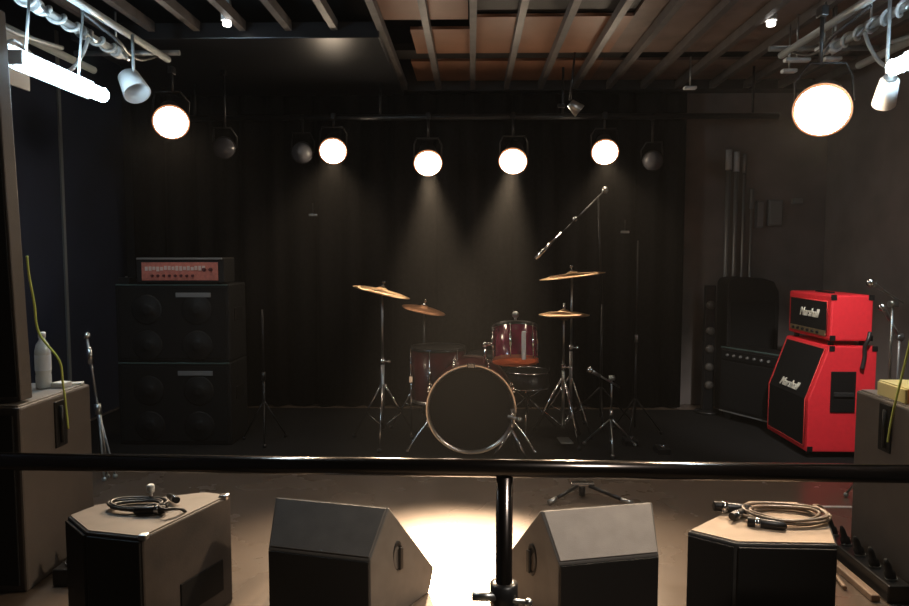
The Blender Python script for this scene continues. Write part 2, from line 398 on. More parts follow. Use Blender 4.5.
# slim columns standing on them
def column(label, x0, x1, z0, z1, y0=2.715, y1=2.79):
    t = thing('speaker_column', label, 'speaker', ((x0 + x1) / 2, (y0 + y1) / 2, z0), 0, 'tall columns on the side speakers')
    t.rotation_euler.y = math.radians(-1.6 if x0 < 0 else 0)
    w = x1 - x0; h = z1 - z0
    b = B(); b.box((0, 0, h / 2), (w, y1 - y0, h), bev=.006); b.build('body', M_sub, t)
    b = B(); b.box((0, -(y1 - y0) / 2 - .003, h / 2), (w - .02, .008, h - .04), bev=.002); b.build('front_grille', M_grille, t)
    return t
column('tall slim dark column standing on the left side speaker', -2.35, -1.792, .751, 2.29)
column('tall slim dark column standing on the right side speaker', 1.772, 2.3, .741, 2.20)

# bottle
p = at(44, 386, y=3.04); t = thing('water_bottle', 'clear plastic water bottle on the left side speaker', 'bottle', (p.x, 3.04, .7505))
b = B(); b.lathe([(.028, 0), (.032, .006), (.032, .055), (.030, .065), (.032, .075), (.032, .165), (.026, .195), (.013, .215), (.013, .228)]); b.build('body', M_bottle, t)
b = B(); b.lathe([(.0328, .08), (.0328, .15)], cap=False); b.build('label_band', M_blabel, t)
b = B(); b.lathe([(.015, .226), (.015, .248), (.013, .25)]); b.build('cap', M_whitem, t)
p = at(79, 381, z=.765)
tag(B().box((0, 0, .004), (.07, .05, .008), bev=.002).build('folded_paper', M_paper, None, (p.x - .02, 3.13, .7505), (0, 0, .3)), 'small folded white paper behind the water bottle', 'paper')
p = at(60, 385, z=.765)
tag(B().box((0, 0, .012), (.06, .06, .024), bev=.004).build('tape_roll_box', M_paper, None, (p.x - .01, 3.06, .7505), (0, 0, -.2)), 'little pale box beside the water bottle', 'box')

# yellow-green cords
def cordthing(name, pts, r, m, label, cat='cord'):
    b = B(); b.tube(pts, r); return tag(b.build(name, m), label, cat)
def cpath(L, y=None, x=None): return [at(a, c, y=y, x=x) for a, c in L]
cordthing('hanging_cable', [at(27, 256, y=2.80), at(29, 275, y=2.81), at(34, 302, y=2.84), at(39, 333, y=2.86), (-1.728, 2.875, .90), (-1.726, 2.89, .80), (-1.724, 2.90, .72), (-1.722, 2.91, .60)], .0045, M_green,
          'yellow-green cord hanging down the left side speaker')
cordthing('hanging_cable', [(1.745, 2.77, 1.2), (1.738, 2.79, 1.02), (1.732, 2.82, .88), (1.728, 2.85, .76), (1.726, 2.875, .66), (1.722, 2.885, .57)], .0045, M_green,
          'yellow-green cord hanging down the right side speaker')
# orange box on right
t = thing('cardboard_box', 'flat orange box with pale yellow end on the right side speaker', 'box', (1.93, 2.93, .741))
b = B(); b.box((0, 0, .03), (.34, .2, .06), bev=.004); b.build('body', M_oran, t)
b = B(); b.box((-.172, 0, .03), (.012, .196, .058), bev=.003); b.build('end_flap', M_yellow, t, label='pale yellow end')
b = B(); b.box((0, 0, .062), (.34, .2, .006), bev=.002); b.build('lid', M_yellow, t)

# stage boxes at the bottoms of the side speakers
def stagebox(label, x, y, s, mp):
    t = thing('connector_box', label, 'connector box', (x, y, 0), 0, 'connector boxes beside the side speakers')
    b = B(); b.box((0, 0, .035), (.09, .56, .07), bev=.006); b.build('body', M_blackmetal, t)
    for k in range(5):
        yy = -.22 + k * .11
        b = B(); b.lathe([(.020, 0), (.020, .03), (.014, .035), (.012, .065), (.006, .085)], T(.0, yy, .07) @ Matrix.Rotation(s * .3, 4, 'Y')); c = b.build('plug', mp if k % 2 else M_black, t)
        b = B(); b.lathe([(.022, .0), (.022, .008)], T(-s * .0, yy, .07)); b.build('socket_ring', M_steel, c)
    b = B(); b.box((s * .085, -.02, .014), (.035, .5, .028), bev=.005); b.build('wooden_skid', M_tan, t)
    return t
stagebox('low connector box on the floor against the right side speaker', 1.655, 2.93, -1, M_black)
stagebox('low connector box on the floor against the left side speaker', -1.65, 2.99, 1, M_redplug)
cordthing('floor_cable', [(1.50, 2.75, .012), (1.52, 2.9, .012), (1.50, 3.1, .012), (1.56, 3.25, .012), (1.62, 3.4, .012), (1.60, 3.6, .012)], .008, M_tan, 'tan cable on the floor beside the right connector box')
cordthing('floor_cable', [(-1.53, 2.72, .012), (-1.50, 2.9, .012), (-1.53, 3.1, .012), (-1.47, 3.3, .012), (-1.50, 3.5, .012)], .008, M_redplug, 'reddish cable on the floor beside the left connector box')
# white strip on the floor before the red amp
p = at(837, 507, z=0)
tag(B().box((0, 0, .0015), (.20, .022, .003)).build('tape_strip', M_tape, None, (p.x - .02, p.y, 0)), 'short white tape strip on the floor below the red amplifier', 'tape')

# ------------------------------------------------------------ red amplifier stack (front faces -x)
YL, YR = 4.68, 5.24
cab = thing('speaker_cabinet', 'red angled guitar speaker cabinet with black grille', 'speaker', (2.42, 4.88, 0), -PI / 2)
# local: x across (local +x -> world -y), y depth (local -y -> world -x)
W, D, H = .62, .43, .70
prof = [(-D / 2, .045), (-D / 2, .39), (-D / 2 + .125, .745), (D / 2, .745), (D / 2, .045)]
Mx = Matrix(((0, 0, 1, 0), (1, 0, 0, 0), (0, 1, 0, 0), (0, 0, 0, 1)))
b = B(); b.prism(prof, -W / 2, W / 2, Mx, bev=.008); b.build('cabinet_body', M_red, cab)
y0 = -D / 2
b = B(); b.box((0, y0 - .001, .235), (W - .07, .012, .32)); 
a = math.atan2(.125, .355); L = math.hypot(.125, .355)
b.box((0, 0, 0), (W - .07, .012, L - .02), T(0, y0 + .0590, .5535) @ Matrix.Rotation(-a, 4, 'X')); b.build('grille', M_grille, cab, label='black grille cloth')
b = B()
b.tube([(-W / 2 + .035, y0 - .006, .08), (-W / 2 + .035, y0 - .006, .388), (-W / 2 + .035, y0 + .112, .725), (W / 2 - .035, y0 + .112, .725), (W / 2 - .035, y0 - .006, .388), (W / 2 - .035, y0 - .006, .08)], .004, closed=True, sub=1)
b.build('piping', M_redp, cab)
text('Marshall', .078, M_cream, cab, (0.0, y0 + .012, .445), (PI / 2 - a, 0, 0), ext=.003)
b = B(); b.box((W / 2 + .002, .005, .445), (.012, .16, .27), bev=.004); hc = b.build('handle_cup', M_black, cab, label='black side handle recess')
b = B(); b.box((W / 2 + .014, .005, .43), (.014, .13, .03), bev=.005); b.build('grip', M_rubber, hc)
for gy, gz in ((y0 + .02, .065), (D / 2 - .015, .73), (y0 + .14, .73)):
    b = B(); b.box((W / 2 + .001, gy, gz), (.01, .035, .035), bev=.003); b.build('corner_guard', M_black, cab)
for sx in (-1, 1):
    for sy in (-1, 1):
        b = B(); b.cyl((sx * .2, sy * .15 - .012, .024), (sx * .2, sy * .15 + .012, .024), .024); b.box((sx * .2, sy * .15, .045), (.03, .04, .012)); b.build('caster', M_rubber, cab)
hd = thing('amplifier_head', 'red guitar amplifier head on the red cabinet', 'amplifier', (2.47, 4.88, .747), -PI / 2)
W2, D2, H2 = .60, .27, .30
b = B()
for sx in (-1, 1):
    for sy in (-1, 1): b.lathe([(.018, 0), (.018, .03)], T(sx * .24, sy * .1, 0))
b.bm.free()
for sx in (-1, 1):
    for sy in (-1, 1): B().lathe([(.018, 0), (.018, .03)], T(sx * .24, sy * .1, 0)).build('rubber_foot', M_rubber, hd)
b = B(); b.box((0, 0, .03 + .15), (W2, D2, H2), bev=.012); b.build('cabinet_body', M_red, hd)
b = B(); b.box((0, -D2 / 2 - .001, .175), (W2 - .08, .012, H2 - .085)); b.build('front_panel', M_grille, hd, label='black front panel')
b = B(); b.box((0, -D2 / 2 - .006, .075), (W2 - .10, .010, .035)); b.build('control_plate', M_gold, hd)
for k in range(6):
    b = B(); b.lathe([(.010, 0), (.008, .014)], T(-.19 + k * .07, -D2 / 2 - .01, .075) @ RX); b.build('knob', M_black, hd)
b = B(); b.tube([(-W2 / 2 + .04, -D2 / 2 - .005, .065), (-W2 / 2 + .04, -D2 / 2 - .005, .285), (W2 / 2 - .04, -D2 / 2 - .005, .285), (W2 / 2 - .04, -D2 / 2 - .005, .065)], .004, closed=True, sub=1); b.build('piping', M_redp, hd)
text('Marshall', .078, M_cream, hd, (0.02, -D2 / 2 - .009, .195), (PI / 2, 0, 0), ext=.003)
for gy in (-1, 1):
    for gz in (.315, .05):
        b = B(); b.box((W2 / 2 + .001, gy * (D2 / 2 - .015), gz), (.012, .035, .035), bev=.003); b.build('corner_guard', M_black, hd)
b = B(); b.box((-.02, -.02, .334), (.22, .03, .014), bev=.005); b.build('handle', M_black, hd, label='black strap handle on top')
cordthing('speaker_cable', [(2.57, 4.545, .84), (2.55, 4.53, .79), (2.54, 4.545, .745), (2.545, 4.55, .68), (2.53, 4.55, .60)], .013, M_cable, 'short black cable hanging between red head and red cabinet', 'cable')

# ------------------------------------------------------------ bass stack at the left
def basscab(label, z0, h):
    t = thing('bass_cabinet', label, 'speaker', (-2.075, 4.98, z0), 0, 'stacked black bass cabinets')
    w = .80; d = .36
    b = B(); b.box((0, 0, h / 2), (w, d, h), bev=.012); b.build('cabinet_body', M_tolex, t)
    b = B(); b.box((0, -d / 2 - .001, h / 2), (w - .05, .014, h - .05), bev=.003); g = b.build('grille', M_grille, t)
    for sx in (-1, 1):
        for sz in (-1, 1):
            b = B(); b.lathe([(.105, 0), (.105, .004), (.095, .008), (.045, .004), (.04, .010), (.02, .014)], T(sx * .175, -d / 2 - .007, h / 2 - .03 + sz * .125) @ RX, 30, cap=True)
            b.build('speaker_cone', M_tolex, t)
    b = B(); b.box((.155, -d / 2 - .012, h - .075), (.245, .008, .032), bev=.002); bd = b.build('badge', M_badge, t, label='pale badge strip')
    b = B(); b.box((0, -d / 2 + .0, h - .006), (w - .02, .018, .010), bev=.002); b.build('edge_strip', M_teal, t)
    for sx in (-1, 1):
        b = B(); b.box((sx * (w / 2), 0, h * .6), (.012, .16, .09), bev=.003); b.build('side_handle', M_black, t)
    return t
basscab('lower black bass cabinet, on the floor at the left', 0, .588)
basscab('upper black bass cabinet, under the orange-fronted amplifier', .59, .545)
t = thing('bass_amplifier', 'black bass amplifier with glowing orange-red front panel on the cabinets', 'amplifier', (-2.0, 4.93, 1.136))
t['label'] = 'black bass amplifier with orange-red front panel on the left stack'
b = B(); b.box((0, -.05, .095), (.61, .22, .175), bev=.008); b.build('case', M_tolex, t)
b = B(); b.box((0, -.165, .175), (.59, .02, .012), bev=.002); b.build('top_strip', M_badge, t)
b = B(); b.box((.0, -.161, .088), (.53, .01, .125), bev=.002); fp = b.build('front_panel', M_orange, t, label='orange-red control panel')
rr = random.Random(3)
b = B()
for k in range(16): b.box((-.23 + k * .0265, -.168, .108 + rr.uniform(-.004, .004)), (.019, .004, rr.uniform(.022, .034)))
b.build('markings', M_pmark, fp)
for k in range(8):
    b = B(); b.lathe([(.010, 0), (.008, .014)], T(-.19 + k * .04, -.166, .058) @ RX, 14); b.build('knob', M_pink, t)
for k, x in enumerate((.17, .215)):
    b = B(); b.lathe([(.014, 0), (.011, .016)], T(x, -.166, .10) @ RX, 14); b.build('knob', M_pink, t)
b = B()
for sx in (-1, 1): b.lathe([(.015, 0), (.015, .01)], T(sx * .25, -.1, 0))
b.bm.free()
for sx in (-1, 1): B().lathe([(.015, 0), (.015, .01)], T(sx * .25, -.1, 0)).build('rubber_foot', M_rubber, t)
t = thing('effects_pedal', 'small dark pedal beside the orange-fronted bass amplifier', 'pedal', (-2.42, 4.88, 1.136))
b = B(); b.prism([(-.06, 0), (-.06, .045), (.06, .03), (.06, 0)], -.04, .04, Matrix(((0, 0, 1, 0), (1, 0, 0, 0), (0, 1, 0, 0), (0, 0, 0, 1))) , bev=.004); b.build('body', M_blackmetal, t)
b = B(); b.lathe([(.008, .034), (.008, .05)], T(0, -.02, 0)); b.build('knob', M_steel, t)

# ------------------------------------------------------------ drums
def drum_shell(b, r, d, M, th=.008):
    b.lathe([(r, 0), (r, d), (r - th, d), (r - th, 0), (r, 0)], M, 44, cap=False)
def ring(b, R, r, M, n=48):
    pts = [M @ Vector((R * math.cos(2 * PI * k / n), R * math.sin(2 * PI * k / n), 0)) for k in range(n)]
    b.tube(pts, r, 8, closed=True, sub=1)
bp = at(471, 411, y=4.58)
bd = thing('bass_drum', 'large bass drum with black front head and chrome hoop', 'drum', (bp.x, 4.80, 0))
Rb = .285; zc = .315
Mb = T(0, -.20, zc) @ Matrix.Rotation(-PI / 2, 4, 'X')     # local z -> +y
b = B(); drum_shell(b, Rb, .42, Mb); b.build('shell', M_drumd, bd)
b = B(); b.lathe([(Rb - .004, -.006), (Rb - .004, .0)], Mb, 44); b.build('front_head', M_head, bd, label='black drum head')
b = B(); b.lathe([(Rb - .004, .42), (Rb - .004, .424)], Mb, 44); b.build('batter_head', M_skinw, bd)
for zz in (-.01, .43):
    b = B(); b.lathe([(Rb + .014, -.022), (Rb + .014, .018), (Rb - .008, .018), (Rb - .008, -.022), (Rb + .014, -.022)], Mb @ T(0, 0, zz), 48, cap=False); b.build('hoop', M_hoop, bd)
for k in range(8):
    a = 2 * PI * (k + .5) / 8
    v0 = Mb @ Vector(((Rb + .022) * math.cos(a), (Rb + .022) * math.sin(a), -.01)); v1 = Mb @ Vector(((Rb + .022) * math.cos(a), (Rb + .022) * math.sin(a), .43))
    b = B(); b.cyl(v0, v1, .005, n=8); b.cyl(v0 + (v1 - v0) * .25, v0 + (v1 - v0) * .42, .011, n=10); b.cyl(v0 + (v1 - v0) * .58, v0 + (v1 - v0) * .75, .011, n=10)
    b.build('tension_rod', M_chrome, bd)
b = B(); b.box((.0, -.232, zc + Rb + .01), (.05, .02, .03), bev=.004); b.build('hoop_clamp', M_chrome, bd)
for sx in (-1, 1):
    b = B(); b.tube([(sx * .26, -.08, .24), (sx * .36, -.13, .12), (sx * .43, -.17, .012)], .009); b.sphere((sx * .43, -.17, .014), .014); b.build('spur', M_chrome, bd)

def tom(label, pos, r, d, m, tilt, mats, legs=False, name='tom_drum'):
    t = thing(name, label, 'drum', pos); M = Matrix.Rotation(tilt, 4, 'X')
    b = B(); drum_shell(b, r, d, M); b.build('shell', m, t)
    b = B(); b.lathe([(r - .003, -.004), (r - .003, .001)], M, 40); b.build('bottom_head', mats[0], t)
    b = B(); b.lathe([(r - .003, d - .001), (r - .003, d + .003)], M, 40); b.build('top_head', mats[1], t)
    for zz in (0, d):
        b = B(); b.lathe([(r + .009, -.012), (r + .009, .012), (r + .003, .012), (r + .003, -.012), (r + .009, -.012)], M @ T(0, 0, zz), 40, cap=False); b.build('hoop', M_blackmetal if zz else (mats[0] if name == 'tom_drum' else M_hoop), t)
    for k in range(6):
        a = 2 * PI * (k + .25) / 6
        b = B(); c = ((r + .012) * math.cos(a), (r + .012) * math.sin(a)); b.cyl(M @ Vector((*c, 0)), M @ Vector((*c, d)), .0035, n=8)
        b.cyl(M @ Vector((*c, d * .3)), M @ Vector((*c, d * .7)), .009, n=8); b.build('tension_rod', M_chrome, t)
    return t, M
p = at(516, 362, y=4.72)
tm, Mt = tom('small wine-red tom with bright orange underside above the bass drum', (p.x, 4.78, p.z - .0), .148, .235, M_drum, math.radians(-20), (M_skin, M_clear))
b = B(); b.cyl((-.15, 0, .12), (-.21, -.0, .11), .012); b.cyl((-.21, 0, .11), (-.21, 0, -.03), .010); b.sphere((-.21, 0, .11), .02); b.build('mount_arm', M_chrome, tm)
b = B(); b.box((.045, -.148, .125), (.028, .02, .19), Matrix.Rotation(0, 4, 'X'), bev=.005); b.build('lug', M_whitem, tm, label='bright silver lug')
b = B(); b.cyl((0, .06, .24), (0, .03, .30), .009); b.sphere((0, .03, .315), .024); b.build('clip_microphone', M_steel, tm, label='round grey clip microphone')
p = at(438, 352, y=5.05)
ft, _ = tom('dark red floor tom left of the bass drum', (p.x, 5.08, .28), .19, .38, M_drumd, 0, (M_skinw, M_head), name='floor_tom')
for k in range(3):
    a = 2 * PI * k / 3 + PI * 1.12
    b = B(); c = (.208 * math.cos(a), .208 * math.sin(a)); b.cyl((*c, .26), (*c, -.27), .008); b.box((*c, .16), (.03, .03, .05), bev=.004)
    b.lathe([(.014, -.28), (.014, -.255), (.009, -.25)], T(*c, 0)); b.build('leg', M_chrome, ft)

def tripod(b, x, y, z, h, r, n=3, rot=0.0, tr=.008):
    """legs of a stand joined at height h"""
    for k in range(n):
        a = rot + 2 * PI * k / n; e = (x + r * math.cos(a), y + r * math.sin(a), z + .014)
        yield a, e
def stand(t, h, hl=.42, r=.26, rot=.5, rad=.010, m=M_steel, m2=M_chrome):
    b = B(); b.cyl((0, 0, .10), (0, 0, h * .55), rad * 1.3); b.cyl((0, 0, h * .55), (0, 0, h), rad * .8); b.build('pole', m, t)
    b = B(); b.cyl((0, 0, h * .52), (0, 0, h * .52 + .045), rad * 1.8); b.cyl((0, 0, h * .54), (.04, 0, h * .54), .005); b.sphere((.045, 0, h * .54), (.012, .006, .012)); b.build('clamp', m2, t)
    for k in range(3):
        a = rot + 2 * PI * k / 3; ca, sa = math.cos(a), math.sin(a)
        lg = B(); lg.cyl((ca * .012, sa * .012, hl), (ca * r, sa * r, .02), .007, n=8)
        lg.cyl((ca * .012, sa * .012, .12), (ca * r * .55, sa * r * .55, hl * .47), .005, n=8); o = lg.build('leg', m2, t)
        b = B(); b.sphere((ca * r, sa * r, .015), (.016, .016, .015)); b.build('rubber_foot', M_rubber, o)
def cymbal_prof(r): return [(.006, .018), (.022, .020), (.040, .010), (.045, .006), (r * .7, -.003), (r, -.016), (r, -.0175), (r * .7, -.0045), (.045, .004), (.036, .008), (.006, .016)]
def cymbal(t, M, r, m, nm='cymbal', label=None):
    b = B(); b.lathe(cymbal_prof(r), M, 48, cap=False); o = b.build(nm, m, t, label=label)
    b = B(); b.lathe([(.014, .018), (.014, .03), (.005, .032), (.005, .05), (.013, .052), (.013, .064)], M, 14); b.build('wing_nut', M_chrome, t)
def crash(label, px, py, y, r, tx, ty, m, base_px=None, rot=.5, hl=.42):
    p = at(px, py, y=y)
    t = thing('cymbal_stand', label, 'cymbal', (p.x, y, 0), 0)
    stand(t, p.z - .01, rot=rot, hl=hl)
    cymbal(t, T(0, 0, p.z) @ Matrix.Rotation(tx, 4, 'X') @ Matrix.Rotation(ty, 4, 'Y'), r, m)
    return t
crash('crash cymbal shining at the left of the drum kit, tilted down rightwards', 382, 290, 4.9, .205, math.radians(0), math.radians(13), M_bronze, rot=.55)
crash('dull dark cymbal behind the shining left crash cymbal', 424, 308, 5.35, .17, math.radians(4), math.radians(12), M_bronzed, rot=1.3)
crash('crash cymbal high at the right of the drum kit, tilted up rightwards', 572, 274, 5.25, .245, math.radians(-.5), math.radians(-7), M_bronze, rot=1.0)
p = at(564, 313, y=4.95)
hh = thing('hi_hat', 'hi-hat cymbals on a stand below the high right crash', 'cymbal', (p.x, 4.95, 0))
stand(hh, p.z + .07, rot=.9, rad=.009, hl=.46, r=.24)
b = B(); b.lathe(cymbal_prof(.178), T(0, 0, p.z + .004), 44, cap=False); b.build('top_cymbal', M_bronze, hh)
b = B(); b.lathe(cymbal_prof(.178), T(0, 0, p.z - .03) @ Matrix.Rotation(PI, 4, 'X'), 44, cap=False); b.build('bottom_cymbal', M_bronze, hh)
b = B(); b.lathe([(.012, .02), (.012, .05), (.006, .055)], T(0, 0, p.z)); b.build('clutch', M_chrome, hh)
b = B(); b.box((-.0, -.13, .03), (.085, .24, .012), Matrix.Rotation(math.radians(-6), 4, 'X'), bev=.004); b.build('pedal', M_steel, hh)
# snare on its stand
p = at(527, 376, y=5.26)
sn = thing('snare_drum', 'snare drum on a folding stand behind the bass drum', 'drum', (p.x, 5.26, .0)); zs = .46
b = B(); drum_shell(b, .165, .12, T(0, 0, zs - .12)); b.build('shell', M_blackmetal, sn)
b = B(); b.lathe([(.163, zs - .001), (.163, zs + .003)], None, 40); b.build('top_head', M_head, sn)
for zz in (zs, zs - .12):
    b = B(); ring(b, .17, .006, T(0, 0, zz)); b.build('hoop', M_chrome, sn)
b = B(); b.cyl((0, 0, .06), (0, 0, zs - .17), .011); b.build('pole', M_chrome, sn)
for k in range(3):
    a = .4 + 2 * PI * k / 3; ca, sa = math.cos(a), math.sin(a)
    b = B(); b.cyl((0, 0, zs - .22), (ca * .17, sa * .17, zs - .125), .007); b.build('basket_arm', M_chrome, sn)
    b = B(); b.cyl((ca * .01, sa * .01, .26), (ca * .25, sa * .25, .012), .008); b.build('leg', M_chrome, sn)
# bass drum pedal, hardware cluster in front right of the bass drum
dt = thing('drum_throne', 'black round drum stool behind the drum kit', 'stool', (.14, 5.62, 0))
b = B(); b.lathe([(.16, .46), (.175, .48), (.175, .53), (.15, .55), (.05, .552)], None, 32); b.build('seat', M_tolex, dt)
b = B(); b.cyl((0, 0, .08), (0, 0, .46), .016); b.build('pole', M_chrome, dt)
for k in range(3):
    a = .2 + 2 * PI * k / 3; b = B(); b.cyl((0, 0, .3), (.24 * math.cos(a), .24 * math.sin(a), .012), .009); b.build('leg', M_chrome, dt)

# mic stands -------------------------------------------------
def boomstand(label, px, ybase, ztop, tip=None, tail=None, rot=.3, m=M_blackmetal, mic=True, rad=.008, hl=.3, r=.24, name='microphone_stand', m2=None):
    p0 = at(px, 300, y=ybase); t = thing(name, label, 'microphone stand', (p0.x, ybase, 0)); m2 = m2 or m
    O = Vector((p0.x, ybase, 0))
    b = B(); b.cyl((0, 0, .06), (0, 0, ztop * .5), rad * 1.25); b.cyl((0, 0, ztop * .5), (0, 0, ztop), rad * .8); b.build('pole', m, t)
    b = B(); b.cyl((0, 0, ztop * .5 - .03), (0, 0, ztop * .5 + .03), rad * 1.9); b.build('clutch', M_steel, t)
    for k in range(3):
        a = rot + 2 * PI * k / 3; b = B(); b.cyl((0, 0, hl), (r * math.cos(a), r * math.sin(a), .02), .006, n=8)
        b.sphere((r * math.cos(a), r * math.sin(a), .014), .014); b.build('leg', m2, t)
    if tip is not None:
        tip = Vector(tip) - O; J = Vector((0, 0, ztop)); tl = (Vector(tail) - O) if tail is not None else J + (J - tip) * .25
        b = B(); b.cyl(tl, tip, .0065, n=10); b.build('boom_arm', m, t)
        b = B(); b.cyl(J - Vector((.02, 0, 0)), J + Vector((.02, 0, 0)), .018); b.build('boom_joint', M_steel, t)
        if mic:
            d = (tip - tl).normalized(); b = B(); b.cyl(tip, tip + d * .11, .009, .013); mm = b.build('microphone', M_steel, t)
            b = B(); b.sphere(tip + d * .125, .022); b.build('microphone_head', M_chrome, mm)
    return t
# overhead boom
tip = at(549, 246, y=5.2); tail = at(606, 189, y=5.5)
tt = thing('microphone_stand', 'tall boom stand with slanting silver microphone above the right crash', 'microphone stand', (tail.x - .02, 5.48, 0))
O = Vector((tail.x - .02, 5.48, 0)); J = at(598, 197, y=5.46)
b = B(); b.cyl((0, 0, .06), (0, 0, .95), .010); b.cyl((0, 0, .95), (J.x - O.x, J.y - O.y, J.z), .0075); b.build('pole', M_blackmetal, tt)
b = B(); b.cyl(tail - O, tip - O, .006); b.build('boom_arm', M_blackmetal, tt)
q = at(560, 233, y=5.2)
b = B(); b.cyl(at(561, 233, y=5.24) - O, at(535, 259, y=5.14) - O, .010, .014); b.build('microphone', M_chrome, tt, label='slim silver microphone')
b = B(); b.sphere(at(605, 190, y=5.5) - O, .026); b.build('counterweight', M_steel, tt)
b = B(); b.sphere(at(575, 219, y=5.35) - O, .018); b.build('cable_clip', M_steel, tt)
for kk in range(3):
    a = .4 + 2 * PI * kk / 3; b = B(); b.cyl((0, 0, .3), (.28 * math.cos(a), .28 * math.sin(a), .015), .007, n=8); b.build('leg', M_blackmetal, tt)
boomstand('short boom microphone stand right of the hi-hat', 613, 4.75, .50, tip=at(600, 376, y=4.62), tail=at(619, 387, y=4.78), rot=.4, m=M_steel, rad=.007, hl=.22, r=.2)
boomstand('tall thin straight stand right of the drum kit', 637, 5.15, 1.44, rot=.1, m=M_blackmetal, rad=.0065, hl=.28, r=.2)
boomstand('black stand with silver knob right of the bass cabinets', 262, 4.9, .95, rot=.8, r=.17, m=M_blackmetal, mic=False)
for o in bpy.data.objects:
    if o.parent and 'right of the bass cab' in str(o.parent.get('label')) and o.name.startswith('clutch'): o.data.materials[0] = M_blackmetal
t = boomstand('folded silver stand leaning left of the bass cabinets', 103, 4.05, .86, rot=.2, m=M_steel, r=.035, hl=.42, m2=M_pipe, rad=.010)
t.rotation_euler.y = math.radians(-7)
b = B(); b.sphere((0, 0, .87), .024); b.cyl((0, 0, .70), (0, 0, .80), .018); b.build('boom_joint', M_chrome, t)
boomstand('chrome microphone stand behind the right side speaker', 893, 3.75, 1.08, rot=.5, m=M_steel, tip=at(881, 289, y=3.62), tail=at(903, 303, y=3.8), m2=M_steel, r=.18)
boomstand('second silver stand close behind the right side speaker, lower clamp', 901, 3.98, .88, rot=.9, m=M_poleg, tip=at(890, 320, y=3.9), mic=True, r=.18)
# hardware on the stage floor behind the right centre wedge: low kick microphone stand
p = at(582, 497, z=0)
kt = thing('low_microphone_stand', 'low silver-topped stand with spread legs on the floor behind the grey-panelled wedge', 'microphone stand', (p.x, p.y, 0))
kt['label'] = 'low stand with silver top behind the grey-panelled wedge monitor'
b = B(); b.box((0, 0, .075), (.13, .05, .02), bev=.006); b.build('top_bar', M_chrome, kt)
b = B(); b.cyl((0, 0, 0.01), (0, 0, .07), .018); b.build('pole', M_blackmetal, kt)
for (dx, dy) in ((-.19, -.12), (.24, -.13), (.05, .22)):
    b = B(); b.cyl((dx * .15, dy * .15, .07), (dx, dy, .014), .010); o = b.build('leg', M_blackmetal, kt)
    b = B(); b.cyl((dx * .8, dy * .8, .026), (dx * 1.05, dy * 1.05, .012), .013); b.build('rubber_foot', M_steel, o)
# kick pedal beside the bass drum (silver legs seen at its right)
p = at(497, 452, z=0.0)
kp = thing('hardware_stand', 'silver double-braced stand legs in front of the bass drum edge', 'stand', (p.x + .09, 4.50, 0))
kp['label'] = 'small silver tripod stand at the right edge of the bass drum'
for (dx, dy) in ((-.13, -.03), (.10, -.08), (.05, .14)):
    b = B(); b.cyl((0, 0, .20), (dx, dy, .012), .010); b.build('leg', M_chrome, kp)
b = B(); b.cyl((0, 0, .10), (0, 0, .34), .009); b.build('pole', M_chrome, kp)
b = B(); b.cyl((-.03, 0, .29), (.05, -.01, .27), .012); b.sphere((.05, -.01, .27), .018); b.build('clamp', M_steel, kp)
for (px, py, lab) in ((662, 445, 'small black pedal on the floor right of the tall thin stand'), (630, 437, 'small black clamp block on the floor between the two thin stands')):
    p = at(px, py, z=.05); t = thing('effects_pedal', lab, 'pedal', (p.x, p.y, 0))
    b = B(); b.box((0, 0, .02), (.09, .13, .04), bev=.006); b.build('body', M_blackmetal, t)
    b = B(); b.cyl((0, -.03, .04), (0, -.03, .055), .011); b.box((0, .035, .043), (.06, .02, .006)); b.build('footswitch', M_chrome, t)

# ------------------------------------------------------------ right rear corner
# dark combo amp turned to the stage
am = thing('combo_amplifier', 'black combo amplifier behind the red cabinet', 'amplifier', (2.28, 5.51, 0), -math.radians(62))
b = B(); b.box((0, 0, .33), (.58, .27, .52), bev=.012); b.build('cabinet_body', M_tolex, am)
b = B(); b.box((0, -.137, .29), (.52, .012, .38)); b.build('grille', M_grille, am)
b = B(); b.box((0, -.138, .535), (.52, .012, .07)); b.build('control_plate', M_blackmetal, am)
b = B(); b.box((0, -.13, .592), (.56, .012, .01)); b.build('top_strip', M_teal, am)
b = B(); b.box((0, -.13, .073), (.56, .014, .01)); b.build('bottom_strip', M_poleg, am)
for k in range(7):
    b = B(); b.lathe([(.011, 0), (.009, .014)], T(-.2 + k * .065, -.144, .535) @ RX, 12); b.build('knob', M_badge, am)
for sx in (-1, 1):
    for sy in (-1, 1):
        b = B(); b.cyl((sx * .23, sy * .09 - .01, .033), (sx * .23, sy * .09 + .01, .033), .033); b.box((sx * .23, sy * .09, .068), (.03, .03, .01)); b.build('caster', M_rubber, am)
# big rounded dark cabinet behind it
p = at(745, 400, y=5.98)
cb = thing('tall_cabinet', 'tall dark round-shouldered cabinet in the right rear corner', 'speaker', (p.x, 6.0, 0))
pr = [(-.21, 0), (-.21, 1.10), (-.19, 1.135), (-.12, 1.15), (.08, 1.14), (.17, 1.11), (.21, 1.03), (.215, .9), (.215, 0)]
b = B(); b.prism(pr, -.13, .13, RX, bev=.008); b.build('body', M_tolex, cb)
b = B(); b.box((0, -.135, .5), (.36, .012, .9), bev=.003); b.build('grille', M_grille, cb)
# slim column with pale discs
p = at(709, 360, y=5.9)
ln = thing('lamp_bar', 'slim upright bar of round grey lamps in the right rear corner', 'lamp', (p.x, 5.9, 0))
b = B(); b.box((0, .02, .55), (.09, .05, 1.06), bev=.01); b.build('body', M_blackmetal, ln)
b = B(); b.lathe([(.11, 0), (.11, .02), (.03, .025)]); b.build('base', M_blackmetal, ln)
for py in (305, 331, 349, 367, 385):
    z = at(709, py, y=5.9).z
    b = B(); b.lathe([(.036, 0), (.036, .012), (.028, .02), (.012, .024)], T(0, -.005, z) @ RX, 18); b.build('lamp', M_cone, ln)
